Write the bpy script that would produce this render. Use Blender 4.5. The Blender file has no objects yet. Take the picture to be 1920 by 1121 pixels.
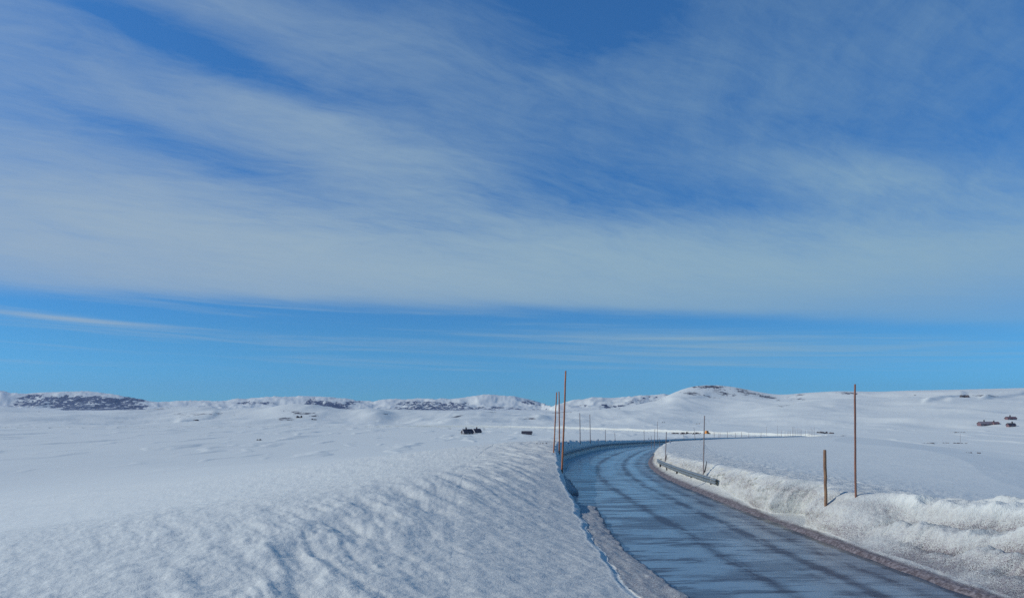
import bpy, math, random
import numpy as np
from mathutils import Vector, Matrix
random.seed(7)
scene = bpy.context.scene
C = scene.collection
PI = math.pi

# ------------------------------------------------------------------ camera
F_PX, HOR, CAM_Z = 1390.0, 765.0, 4.3          # focal length in photo pixels, horizon row, eye height above the road
cam_d = bpy.data.cameras.new('camera'); cam = bpy.data.objects.new('camera', cam_d); C.objects.link(cam)
cam_d.sensor_width = 36.0; cam_d.lens = 36.0 * F_PX / 1920.0
cam_d.shift_y = (HOR - 560.5) / 1920.0
cam_d.clip_start = 0.1; cam_d.clip_end = 60000.0
cam.location = (0, 0, CAM_Z); cam.rotation_euler = (PI / 2, 0, 0)
scene.camera = cam

# ------------------------------------------------------------------ exposure
vs = scene.view_settings
vs.view_transform = 'Standard'; vs.look = 'None'; vs.gamma = 1.0; vs.use_curve_mapping = False
vs.exposure = 0.0
scene.cycles.use_denoising = False
scene.cycles.max_bounces = 4

# ------------------------------------------------------------------ node helpers
class G:
    """tiny expression builder over a node tree"""
    def __init__(s, nt): s.nt = nt; s.N = nt.nodes; s.L = nt.links
    def put(s, sock, v):
        if hasattr(v, 'links') or hasattr(v, 'is_linked'): s.L.new(v, sock)
        else: sock.default_value = v
    def m(s, op, a, b=0.0, c=0.0, clamp=False):
        n = s.N.new('ShaderNodeMath'); n.operation = op; n.use_clamp = clamp
        for i, v in enumerate((a, b, c)): s.put(n.inputs[i], v)
        return n.outputs[0]
    def add(s, a, b): return s.m('ADD', a, b)
    def sub(s, a, b): return s.m('SUBTRACT', a, b)
    def mul(s, a, b, clamp=False): return s.m('MULTIPLY', a, b, 0.0, clamp)
    def mad(s, a, b, c): return s.m('MULTIPLY_ADD', a, b, c)
    def step(s, x, a, b, lo=0.0, hi=1.0):
        n = s.N.new('ShaderNodeMapRange'); n.interpolation_type = 'SMOOTHSTEP'
        for i, v in enumerate((x, a, b, lo, hi)): s.put(n.inputs[i], v)
        return n.outputs[0]
    def vec(s, x, y, z=0.0):
        n = s.N.new('ShaderNodeCombineXYZ')
        for i, v in enumerate((x, y, z)): s.put(n.inputs[i], v)
        return n.outputs[0]
    def noise(s, v, scale, detail=3.0, rough=0.5, dist=0.0, out=0):
        n = s.N.new('ShaderNodeTexNoise'); n.noise_dimensions = '3D'
        s.put(n.inputs['Vector'], v); n.inputs['Scale'].default_value = scale
        n.inputs['Detail'].default_value = detail; n.inputs['Roughness'].default_value = rough
        n.inputs['Distortion'].default_value = dist
        return n.outputs[out]
    def mix(s, f, a, b):
        n = s.N.new('ShaderNodeMix'); n.data_type = 'RGBA'
        s.put(n.inputs[0], f)
        for k, v in ((6, a), (7, b)):
            if isinstance(v, tuple): n.inputs[k].default_value = (*v, 1.0)
            else: s.L.new(v, n.inputs[k])
        return n.outputs[2]
    def scalevec(s, v, xyz):
        n = s.N.new('ShaderNodeVectorMath'); n.operation = 'MULTIPLY'
        s.L.new(v, n.inputs[0]); n.inputs[1].default_value = xyz
        return n.outputs[0]

# ------------------------------------------------------------------ sky
SUN_EL = math.radians(31.0)
to_sun = Vector((-1.0, -0.10, 0.0)).normalized()
sun_az = math.atan2(to_sun.x, to_sun.y)         # clockwise from +Y
world = bpy.data.worlds.new('World'); scene.world = world; world.use_nodes = True
nt = world.node_tree; nt.nodes.clear(); g = G(nt)
out = nt.nodes.new('ShaderNodeOutputWorld'); bg = nt.nodes.new('ShaderNodeBackground')
sky = nt.nodes.new('ShaderNodeTexSky'); sky.sky_type = 'NISHITA'; sky.sun_disc = False
sky.sun_elevation = SUN_EL; sky.sun_rotation = sun_az % (2 * PI)
sky.altitude = 1200.0; sky.air_density = 1.0; sky.dust_density = 0.0; sky.ozone_density = 3.0
tc = nt.nodes.new('ShaderNodeTexCoord')
sep = nt.nodes.new('ShaderNodeSeparateXYZ'); g.L.new(tc.outputs['Generated'], sep.inputs[0])
dx, dy, dz = sep.outputs
az = g.m('ARCTAN2', dx, dy)                      # radians, 0 = ahead, + = right
el = g.m('ARCSINE', dz)
SKY_STRENGTH = 0.12
# clear-air colour: physical sky, its tint deepened, more towards the horizon
tint = g.mix(g.step(el, 0.0, 0.10), (0.155, 0.52, 0.99), (0.18, 0.52, 0.83))
tint = g.mix(g.step(el, 0.08, 0.52), tint, (0.32, 0.75, 1.09))
mulc = nt.nodes.new('ShaderNodeMix'); mulc.data_type = 'RGBA'; mulc.blend_type = 'MULTIPLY'; mulc.inputs[0].default_value = 1.0
g.L.new(sky.outputs[0], mulc.inputs[6]); g.L.new(tint, mulc.inputs[7])
clear = mulc.outputs[2]
# cirrus: fibres in a flat layer high overhead, seen in perspective
inv = g.m('DIVIDE', 1.0, g.add(g.m('MAXIMUM', dz, 0.0), 0.10))
px = g.mul(dx, inv); py = g.mul(dy, inv)
ca, sa = math.cos(math.radians(34)), math.sin(math.radians(34))
along = g.add(g.mul(px, ca), g.mul(py, sa)); across = g.sub(g.mul(py, ca), g.mul(px, sa))
warp = g.noise(g.vec(px, py, 1.7), 0.9, 2, 0.5)
fib = g.noise(g.vec(g.mul(along, 0.75), g.mad(warp, 1.3, g.mul(across, 1.6)), 0.0), 1.5, 9, 0.66, 0.55)
fib2 = g.noise(g.vec(g.mul(along, 1.9), g.mad(warp, 1.6, g.mul(across, 4.2)), 4.0), 1.7, 8, 0.70, 0.7)
big = g.noise(g.vec(px, py, 9.0), 0.62, 3, 0.5)
soft = g.noise(g.vec(g.mul(az, 2.2), g.mul(g.mad(az, 0.10, el), 20.0), 2.0), 1.0, 7, 0.6, 0.3)
# where the veil lies (azimuth/elevation in radians)
def gauss(a0, e0, sa_, se_, amp, rot=0.0):
    c_, s_ = math.cos(rot), math.sin(rot)
    u = g.sub(az, a0); v = g.sub(el, e0)
    u2 = g.mul(g.add(g.mul(u, c_), g.mul(v, s_)), 1 / sa_)
    v2 = g.mul(g.sub(g.mul(v, c_), g.mul(u, s_)), 1 / se_)
    q = g.add(g.mul(u2, u2), g.mul(v2, v2))
    return g.mul(g.m('EXPONENT', g.mul(q, -1.0)), amp)
def total(lst):
    r = lst[0]
    for x in lst[1:]: r = g.add(r, x)
    return r
az1 = g.add(az, 0.1)
lower = g.sub(g.add(g.mad(az, -0.020, 0.122), g.mul(g.mul(az1, az1), -0.06)), g.mad(soft, 0.03, -0.018))
edge = g.step(el, g.sub(lower, 0.004), g.add(lower, 0.022))
veil = total([gauss(-0.45, 0.200, 0.50, 0.080, 0.86), gauss(0.0, 0.178, 0.45, 0.060, 0.42),
              gauss(0.48, 0.170, 0.45, 0.065, 0.64), gauss(-0.62, 0.37, 0.26, 0.07, 0.30, -0.30),
              gauss(-0.20, 0.330, 0.26, 0.050, 0.40, -0.24), gauss(0.45, 0.272, 0.13, 0.026, 0.44, -0.2),
              gauss(-0.36, 0.475, 0.30, 0.030, 0.22, -0.15), gauss(0.35, 0.36, 0.5, 0.14, 0.10), gauss(-0.1, 0.42, 0.5, 0.10, 0.16)])
holes = total([gauss(-0.37, 0.412, 0.17, 0.021, 0.34, -0.22), gauss(0.10, 0.48, 0.13, 0.06, 0.22),
               gauss(0.16, 0.262, 0.20, 0.026, 0.15), gauss(0.04, 0.30, 0.12, 0.03, 0.14), gauss(-0.42, 0.305, 0.24, 0.022, 0.24, -0.20), gauss(-0.14, 0.375, 0.12, 0.03, 0.06)])
cb, sb = math.cos(math.radians(80)), math.sin(math.radians(80))
al3 = g.add(g.mul(px, cb), g.mul(py, sb)); ac3 = g.sub(g.mul(py, cb), g.mul(px, sb))
fib3 = g.noise(g.vec(g.mul(al3, 0.8), g.mad(warp, 0.8, g.mul(ac3, 4.0)), 12.0), 1.6, 8, 0.66, 0.5)
fib4 = g.noise(g.vec(g.mul(along, 3.0), g.mad(fib, 1.5, g.mul(across, 13.0)), 15.0), 1.5, 7, 0.7, 0.6)
rgt = g.mul(g.step(az, -0.05, 0.35), g.step(el, 0.22, 0.34))
fib = g.add(g.mul(fib, g.sub(1.0, g.mul(rgt, .6))), g.mul(fib3, g.mul(rgt, .6)))
tex = g.add(g.add(g.mul(g.sub(fib, 0.5), 1.25), g.add(g.mul(g.sub(fib2, 0.5), 0.95), g.mul(g.sub(fib4, 0.5), 0.60))), g.mul(g.sub(big, 0.5), 0.5))
tex = g.add(g.mul(tex, g.step(el, 0.10, 0.24)), g.mul(g.mul(g.sub(soft, 0.5), 0.8), g.step(el, 0.30, 0.12)))
dens = g.mul(g.add(g.sub(veil, holes), g.mul(tex, g.mad(veil, 0.75, 0.22))), edge)
dens = g.m('MULTIPLY', g.m('TANH', g.mul(g.m('MAXIMUM', dens, 0.0), 1.25)), 0.98)
# thin streaks in the clear band under the veil
st = g.noise(g.vec(g.mul(az, 2.2), g.mul(g.mad(az, 0.03, el), 75.0), 6.0), 1.3, 5, 0.6, 0.4)
stm = g.mul(g.step(st, 0.48, 0.80), g.mul(g.step(el, 0.03, 0.06), g.sub(1.0, edge)))
strk = gauss(-0.55, 0.104, 0.11, 0.0040, 0.55, -0.07)
strk2 = gauss(0.38, 0.052, 0.12, 0.005, 0.45, -0.05)
strk3 = gauss(0.24, 0.080, 0.26, 0.020, 0.50, -0.03)
dens = g.m('MINIMUM', total([dens, g.mul(stm, 0.38), g.mul(g.add(g.add(strk, strk2), strk3), g.step(st, 0.3, 0.62))]), 0.9)
cloudc = g.mix(g.step(az, -0.7, 0.5), (2.92, 3.80, 4.60), (2.50, 3.80, 4.55))
skyc = g.mix(dens, clear, cloudc)
g.L.new(skyc, bg.inputs[0]); bg.inputs[1].default_value = SKY_STRENGTH
g.L.new(bg.outputs[0], out.inputs[0])

# ------------------------------------------------------------------ sun
sd = bpy.data.lights.new('sun', 'SUN'); so = bpy.data.objects.new('sun', sd); C.objects.link(so)
sd.energy = 2.85; sd.angle = math.radians(0.53); sd.color = (1.0, 0.94, 0.90)
sv = Vector((to_sun.x * math.cos(SUN_EL), to_sun.y * math.cos(SUN_EL), math.sin(SUN_EL)))
so.rotation_euler = sv.to_track_quat('Z', 'Y').to_euler(); so.location = sv * 100

# ------------------------------------------------------------------ numpy noise
_rng = np.random.default_rng(11)
_perm = _rng.permutation(4096); _ang = _rng.random(4096) * 2 * PI
_gx, _gy = np.cos(_ang), np.sin(_ang)
def pn(x, y, seed=0):
    xi = np.floor(x).astype(np.int64); yi = np.floor(y).astype(np.int64)
    fx = x - xi; fy = y - yi
    u = fx * fx * fx * (fx * (fx * 6 - 15) + 10); v = fy * fy * fy * (fy * (fy * 6 - 15) + 10)
    def gr(ix, iy, dx_, dy_):
        h = _perm[(_perm[(ix + seed * 131) & 4095] + iy) & 4095]
        return _gx[h] * dx_ + _gy[h] * dy_
    a = gr(xi, yi, fx, fy); b = gr(xi + 1, yi, fx - 1, fy)
    c = gr(xi, yi + 1, fx, fy - 1); d = gr(xi + 1, yi + 1, fx - 1, fy - 1)
    return ((a + (b - a) * u) + ((c + (d - c) * u) - (a + (b - a) * u)) * v) * 1.5
def fbm(x, y, o=4, seed=0, gain=0.5):
    r = 0; a = 1.0
    for k in range(o):
        r = r + a * pn(x, y, seed + k); x = x * 2.03 + 7.1; y = y * 2.03 - 3.3; a *= gain
    return r
def ss(a, b, x):
    t = np.clip((x - a) / (b - a), 0, 1); return t * t * (3 - 2 * t)
def I(x, pts): return np.interp(x, [p[0] for p in pts], [p[1] for p in pts])
def smax(a, b, k):
    h = np.clip(0.5 + 0.5 * (a - b) / k, 0, 1); return b + (a - b) * h + k * h * (1 - h)

# ------------------------------------------------------------------ road centre line
CP = [(9.6, -16), (8.9, -4), (8.2, 6), (7.35, 17), (7.0, 23), (6.6, 31), (6.45, 38), (6.5, 45), (6.95, 52), (7.8, 59), (9.2, 67), (11.4, 77),
      (14.8, 91), (18.6, 106), (23, 121), (29.6, 141), (39, 165), (53, 195), (76, 236), (106, 285), (134, 330), (150, 365), (153, 395),
      (143, 425), (118, 462), (88, 512), (53, 560), (8, 598), (-45, 624), (-130, 645), (-230, 650), (-330, 640), (-600, 620), (-1100, 610)]
def catmull(P, step):
    P = np.array(P, float); pts = []
    for i in range(len(P) - 1):
        p0 = P[max(i - 1, 0)]; p1 = P[i]; p2 = P[i + 1]; p3 = P[min(i + 2, len(P) - 1)]
        n = max(4, int(np.linalg.norm(p2 - p1) / 0.25)); t = np.linspace(0, 1, n, endpoint=False)[:, None]
        pts.append(0.5 * (2 * p1 + (p2 - p0) * t + (2 * p0 - 5 * p1 + 4 * p2 - p3) * t ** 2 + (3 * p1 - p0 - 3 * p2 + p3) * t ** 3))
    Q = np.vstack(pts + [P[-1:]]); s = np.concatenate([[0], np.cumsum(np.linalg.norm(np.diff(Q, axis=0), axis=1))])
    sg = np.arange(0, s[-1], step)
    return np.stack([np.interp(sg, s, Q[:, 0]), np.interp(sg, s, Q[:, 1])], 1), sg
CL, CS = catmull(CP, 0.5)
for _ in range(60):                               # relax any kinks
    CL[1:-1] = CL[1:-1] * 0.5 + (CL[:-2] + CL[2:]) * 0.25
T = np.gradient(CL, axis=0); T /= np.linalg.norm(T, axis=1)[:, None]
N = np.stack([T[:, 1], -T[:, 0]], 1)              # to the right
iy = np.where((CL[:, 1] > 330))[0][0]
YS = CL[:iy, 1].copy()
def s_of_Y(Y): return np.interp(Y, YS, CS[:iy])
def sI(s, pts):                                   # table keyed by Y on the first arm
    return np.interp(s, [s_of_Y(p[0]) if p[0] <= 329 else CS[iy] + (p[0] - 330) for p in pts], [p[1] for p in pts])
def zroad(s):
    return sI(s, [(-16, .0), (35, 0), (50, -.18), (65, -.42), (90, -.95), (105, -1.5), (120, -2.1), (143, -3.0), (170, -4.0), (200, -5.0),
                  (240, -6.4), (300, -8.4), (330, -9.3), (370, -10.6), (420, -11.4), (460, -11.8), (900, -12.0)])
_zs = zroad(CS); _k = np.ones(25) / 25; _zs = np.convolve(np.pad(_zs, 12, mode='edge'), _k, 'valid')
def zr(s): return np.interp(s, CS, _zs)
def frame(s):
    return (np.interp(s, CS, CL[:, 0]), np.interp(s, CS, CL[:, 1]), np.interp(s, CS, N[:, 0]), np.interp(s, CS, N[:, 1]))
def road_st(X, Y):
    """nearest (s, t) on the centre line for arrays X, Y"""
    X = X.ravel(); Y = Y.ravel(); S = np.zeros(X.size); Tt = np.zeros(X.size)
    cs = 8
    cx, cy = CL[::cs, 0], CL[::cs, 1]
    for a in range(0, X.size, 40000):
        x = X[a:a + 40000]; y = Y[a:a + 40000]
        i = np.argmin((x[:, None] - cx) ** 2 + (y[:, None] - cy) ** 2, axis=1) * cs
        w = np.clip(i[:, None] + np.arange(-cs, cs + 1), 0, len(CL) - 1)
        d = (x[:, None] - CL[w, 0]) ** 2 + (y[:, None] - CL[w, 1]) ** 2
        j = w[np.arange(len(x)), np.argmin(d, axis=1)]
        ex = x - CL[j, 0]; ey = y - CL[j, 1]
        S[a:a + 40000] = CS[j] + ex * T[j, 0] + ey * T[j, 1]
        Tt[a:a + 40000] = ex * N[j, 0] + ey * N[j, 1]
    return S, Tt
S_END1 = float(CS[iy])                            # end of the arm that runs over the rise
S_HAIR = S_END1 + 40

# ------------------------------------------------------------------ relief
def plain(X, Y):
    r = np.hypot(X, Y)
    dr = np.maximum(fbm(X / 16 + .3 * fbm(X / 30, Y / 30, 2, 2), Y / 95, 3, 7) - .22, 0)
    return -12.6 + 0.35 * fbm(X / 90, Y / 60, 3, 3) * ss(60, 300, r) + 1.0 * dr * ss(120, 300, r) + .05 * fbm(X / 14, Y / 9, 3, 5)
def hR(s): return sI(s, [(-16, 1.45), (14, 1.5), (18, 1.5), (23, 1.4), (30, 1.42), (40, 1.25), (55, 1.1), (90, 1.1), (143, 1.15), (300, 1.3), (440, 1.9), (745, 1.9), (800, .5), (1900, .5)])
def wR(s): return sI(s, [(-16, 4.5), (14, 4.8), (20, 4.3), (22.5, 2.9), (24.3, 1.3), (25.5, .95), (60, .9), (140, .9)])
def apron(s): return sI(s, [(-16, .0), (31, 0), (38, 1), (46, .8), (56, .25), (62, 0), (500, 0)])
def t0R(s):
    notch = 1.15 * np.exp(-((s - s_of_Y(27.9)) / 1.25) ** 6)
    return 3.62 + .12 * fbm(s / 2.3, s * 0 + 3, 3, 21) + notch + .42 * apron(s)
def hL(s): return sI(s, [(-16, .33), (14, .33), (22, .36), (28, .44), (33, .80), (37, 1.1), (40, 1.25), (47, 1.6), (55, 1.95), (65, 1.7), (86, 1.3), (110, 1.1), (143, 1.05), (300, 1.15), (420, 1.0), (450, .5), (1900, .5)])
def q0L(s):
    return sI(s, [(-16, 4.9), (10, 4.9), (17, 4.8), (24, 4.5), (30, 4.05), (36, 3.9), (44, 3.5), (56, 3.5), (61, 4.3), (70, 4.5), (500, 4.5)]) + .10 * fbm(s / 1.7, s * 0 + 9, 3, 25)
def qcL(s): return sI(s, [(-16, 11.5), (8, 12.2), (16, 12.6), (22, 12.4), (27, 10.6), (33, 8.6), (39, 7.0), (46, 6.2), (60, 6.0), (500, 6.2)])
def zcL(s): return sI(s, [(-16, 1.12), (10, 1.2), (18, 1.25), (25, 1.38), (33, 1.52), (44, 1.55), (55, 1.98), (65, 1.75), (86, 1.34), (110, 1.14), (143, 1.1), (300, 1.2), (500, 1.55)])
def detail(X, Y, s, t):
    """lumps and wind crust close to the camera"""
    r = np.hypot(X, Y)
    far = 1 - ss(90, 180, r)
    a = t < 0
    near = np.where(a, ss(-40, -12, t), 1 - ss(6, 18, t)) * far
    ang = -1.1
    u = X * math.cos(ang) + Y * math.sin(ang); v = -X * math.sin(ang) + Y * math.cos(ang)
    wv = .6 * fbm(X / 6, Y / 6, 2, 9)
    rid = np.tanh(1.3 * fbm(u / 6.0 + wv, v / .80 + wv, 4, 41, .45))
    d = .038 * fbm(X / 3.2, Y / 2.8, 3, 31) * near
    d += .024 * np.clip(rid, -.45, 1) * near * (0.4 + 0.9 * ss(-.4, .5, fbm(X / 7, Y / 6, 2, 49)))
    cr = np.exp(-((-t - qcL(s) + .8) / 2.6) ** 2) * a
    d += (.03 * rid + .10 * fbm(u / 3.0, v / 1.1, 3, 43)) * near * cr
    d += .022 * fbm(X / .50, Y / .40, 3, 35, .6) * near * ss(-3.9, -5.6, np.where(a, t, -9)) * np.where(r < 60, 1, .4)
    d += (np.abs(fbm(X / .9, Y / .9, 3, 36)) - .2) * .07 * near * (1 - a) * (Y < 60)
    d += .05 * fbm(X / 5.0, Y / 2.0, 3, 45) * far * (1 - near)
    return d
def heaps(X, Y, t):
    ph = (t - .55 * (23 - Y)) / 1.75 + .35 * fbm(X / 2.6, Y / 2.6, 2, 83)
    f = ph - np.floor(ph); saw = np.where(f < .30, ss(0, .30, f), 1 - ss(.30, 1.0, f) * 1.0)
    env = ss(4.1, 5.2, t) * (1 - ss(10, 14, t)) * (1 - ss(23.0, 25.0, Y)) * ss(5, 10, Y)
    return (.50 * saw - .28 + .16 * fbm(X / 1.5, Y / 1.1, 4, 85) + .10 * (.3 - np.abs(fbm(X / .7, Y / .5, 3, 87)))) * env
def far_hills(X, Y):
    """low hills, the round rocky knoll, the long right-hand hill and the far mountains; returns height, rock density"""
    Yp = np.maximum(Y, 1.0); p = 960 + F_PX * X / Yp
    p = np.clip(p, -2600, 4500); p = np.where(Y < 1, np.where(X < 0, -2600.0, 4500.0), p)
    R = np.where(Y > 1, Yp * np.sqrt(1 + np.clip((X / Yp), -2.2, 2.6) ** 2 * 0.25), np.hypot(X, Y))
    R = Yp
    R = np.maximum(R, np.hypot(X, Y) * .45)
    # mid hills
    CYT = [(-2600, 740), (-600, 752), (-200, 757), (0, 762), (50, 767), (150, 771), (270, 768), (300, 765.5), (350, 764.5), (420, 768), (480, 766), (530, 763.5), (580, 765), (650, 767), (700, 766), (760, 768), (830, 769.5), (900, 771), (1000, 772), (1050, 774),
               (1110, 769), (1150, 764), (1200, 757), (1235, 750), (1252, 741), (1270, 733), (1290, 726), (1310, 722.5), (1335, 721.5), (1360, 723), (1390, 727.5),
               (1420, 734), (1450, 739), (1475, 739.5), (1500, 737), (1530, 735), (1570, 733), (1650, 734), (1700, 732), (1800, 730), (1920, 727), (2300, 718), (4500, 715)]
    cy = sum(I(p + o_, CYT) for o_ in (-12, -8, -4, 0, 4, 8, 12)) / 7
    yc = I(p, [(-2600, 1500), (1000, 1500), (1110, 1750), (1250, 2250), (1450, 2250), (1520, 1900), (4500, 1900)])
    y0 = I(p, [(-2600, 620), (900, 700), (1200, 700), (1500, 560), (1700, 430), (4500, 430)])
    def sm(tab, q, w=45):
        return sum(I(q + w * o_, tab) for o_ in (-1, -.5, 0, .5, 1)) / 5
    yc = sm([(-2600, 1500), (1000, 1500), (1110, 1750), (1250, 2250), (1450, 2250), (1520, 1900), (4500, 1900)], p, 90)
    y0 = sm([(-2600, 620), (900, 700), (1200, 700), (1500, 560), (1700, 430), (4500, 430)], p, 120)
    zc = CAM_Z + (HOR - cy) * yc / F_PX
    k = np.clip((R - y0) / (yc - y0), 0, 1)
    knoll = np.exp(-((p - 1340) / 85.) ** 2)
    pw = 1.25 + 1.6 * knoll
    up = np.where(k < 1, k ** pw * (1 - .0 * k), 1)
    und = 6.5 * fbm(X / 190, Y / 330, 3, 63) + .9 * fbm(X / 45, Y / 120, 3, 66) + 1.3 * np.maximum(fbm(X / 28, Y / 260, 2, 68), 0)
    lh = np.exp(-((p - 560) / 90.) ** 2 - ((R - 1150) / 160.) ** 2) * 7 + np.exp(-((p - 400) / 70.) ** 2 - ((R - 1250) / 160.) ** 2) * 7 \
        + np.exp(-((p - 700) / 35.) ** 2 - ((R - 1050) / 150.) ** 2) * 7 + np.exp(-((p - 130) / 120.) ** 2 - ((R - 1000) / 120.) ** 2) * 4
    zm = -12.6 + (zc + 12.6) * up
    back = ss(0, 1, (R - yc) / (1.1 * yc))
    zm = zm * (1 - back) + (-14) * back
    amp = ss(0, .12, k) * (1 - ss(.80, 1.0, k)) * (R < yc) * (1 - .5 * knoll)
    yq = HOR - (zm - CAM_Z) * F_PX / R
    for (xa, ya_, xb, yb_, A) in ((1732, 757.5, 1812, 745, 4.0), (1838, 753, 1925, 742, 3.5), (1775, 757, 1860, 752, 2.0), (330, 792, 410, 781, 2.0), (1000, 786, 1060, 781, 1.5), (1250, 752, 1330, 745, 3.0)):
        L_ = math.hypot(xb - xa, yb_ - ya_); ux, uy = (xb - xa) / L_, (yb_ - ya_) / L_
        uu = (p - xa) * ux + (yq - ya_) * uy; vv = -((yq - ya_) * ux - (p - xa) * uy)
        zm = zm + A * ss(-1.6, 1.0, vv) * (1 - ss(2, 14, vv)) * ss(-6, 12, uu) * (1 - ss(L_ - 12, L_ + 6, uu)) * (R < yc)
    zm = zm + (und + lh * (np.abs(p - 500) < 600)) * amp
    rock = np.zeros_like(X)
    ypx = HOR - (zm - CAM_Z) * F_PX / R
    front = (R <= yc * 1.03)
    def blob(px_, py_, sx, sy, a=1.0, rot=0.0):
        c_, s_ = math.cos(rot), math.sin(rot); u = p - px_; v = ypx - py_; sy = sy * 1.5
        return a * np.exp(-((u * c_ + v * s_) / sx) ** 2 - ((v * c_ - u * s_) / sy) ** 2)
    for b in [(1335, 725, 60, 3, .78, .0), (1300, 738, 30, 4, .72, .1), (1352, 736, 45, 7, .68, .2), (1395, 735, 38, 5, .76, .35), (1430, 742, 45, 3.5, .78, .22), (1335, 744, 60, 3, .55, .1),
              (1500, 748, 45, 4, .6, .05), (1470, 760, 40, 3, .5), (1240, 748, 26, 3, .5, -.3), (1160, 766, 30, 4, .45), (1215, 775, 25, 3, .4), (1590, 737, 30, 2.5, .8, .05), (1540, 752, 40, 3, .35), (1710, 739, 60, 2, .65), (1812, 743, 10, 2.5, .9),
              (1850, 742, 50, 3, .7), (1500, 740, 20, 2, .7), (1770, 770, 100, 6, .15), (560, 773, 70, 6, .62), (540, 785, 30, 4, .72), (590, 779, 30, 4, .6), (380, 776, 80, 3, .60), (350, 780, 30, 5, .6), (280, 765, 60, 4, .6), (230, 790, 50, 3, .45), (30, 785, 25, 2, .55), (300, 758, 30, 3, .55),
              (70, 772, 20, 2, .5), (860, 781, 30, 3, .6), (1000, 784, 35, 3, .62), (720, 777, 15, 3, .6), (640, 768, 60, 2, .5), (1040, 772, 50, 5, .62), (930, 772, 60, 2, .5), (1240, 790, 120, 8, .16), (1480, 785, 120, 10, .14)]:
        rock = np.maximum(rock, blob(*b))
    rock *= front * (R > 500) * 1.08
    # far mountains
    by = I(p, [(-2600, 725), (-300, 738), (-60, 730), (0, 733), (20, 737), (45, 738.5), (75, 735.5), (110, 734.5), (165, 733), (205, 738), (240, 745), (270, 752), (300, 754.5), (340, 751), (370, 751.5), (400, 753),
               (440, 750), (480, 747.5), (530, 745), (560, 742.5), (600, 743), (640, 747), (668, 753), (700, 754.5), (722, 750), (780, 748), (840, 748), (880, 744.5), (905, 740.5), (930, 743), (965, 743), (990, 748),
               (1012, 754), (1024, 762), (1040, 764), (1060, 757), (1085, 750), (1110, 745), (1150, 745.5), (1180, 744), (1210, 741), (1245, 740), (1300, 745), (1500, 760), (1700, 765), (4500, 760)])
    myc = I(p, [(-2600, 7500), (1015, 7500), (1045, 5200), (4500, 5200)])
    kk = np.clip((R - myc * .78) / (myc * .22), 0, 1)
    nz = fbm(X / 420, Y / 500, 5, 71)
    mz = CAM_Z + (HOR - by) * myc / F_PX
    prof = np.interp(kk, [0, .25, .42, .62, .8, 1], [0, .10, .30, .82, .93, 1.0])
    ridg = 1 - 2 * np.abs(fbm(X / 260, Y / 260, 4, 75))
    zz = -12 + (mz + 12) * prof + (18 * nz + 14 * ridg) * ss(.1, .3, kk) * (1 - ss(.7, .95, kk)) + 1.5 * fbm(X / 120, Y / 200, 3, 77) * ss(.1, .4, kk)
    bk = ss(0, 1, (R - myc) / (.5 * myc)); zz = zz * (1 - bk) - 14 * bk
    far = kk > 0
    z = np.where(far, np.maximum(zm, zz), zm)
    mpx = HOR - (z - CAM_Z) * F_PX / R
    mr = np.zeros_like(X)
    for (x0, x1, ya, yb, a) in [(22, 110, 740, 764, .80), (100, 270, 741, 770, .90), (262, 420, 756, 762, .5), (440, 520, 751, 758, .85), (565, 672, 748.5, 770, .90), (735, 880, 754.5, 769, .82),
                                (870, 985, 760, 769, .7), (990, 1020, 748, 758, .8), (900, 1040, 764, 770, .6), (1070, 1100, 758, 764, .55), (1115, 1190, 756, 770, .78), (1180, 1260, 744, 757, .6), (1060, 1130, 764, 772, .5)]:
        e = 16 if x1 - x0 > 60 else 10
        top = ya + 5 * nz; bot = yb + 3 * nz
        pq = p + 22 * fbm(X / 300, Y / 300, 3, 79)
        w = ss(x0 - e, x0 + e, pq) * (1 - ss(x1 - e, x1 + e, pq)) * ss(top - 1.5, top + 2.5, mpx) * (1 - ss(bot - 1, bot + 3, mpx))
        mr = np.maximum(mr, a * w)
    rock = np.where(far, mr * (R <= myc * 1.02), rock)
    return z, np.clip(rock, 0, 1)
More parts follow.
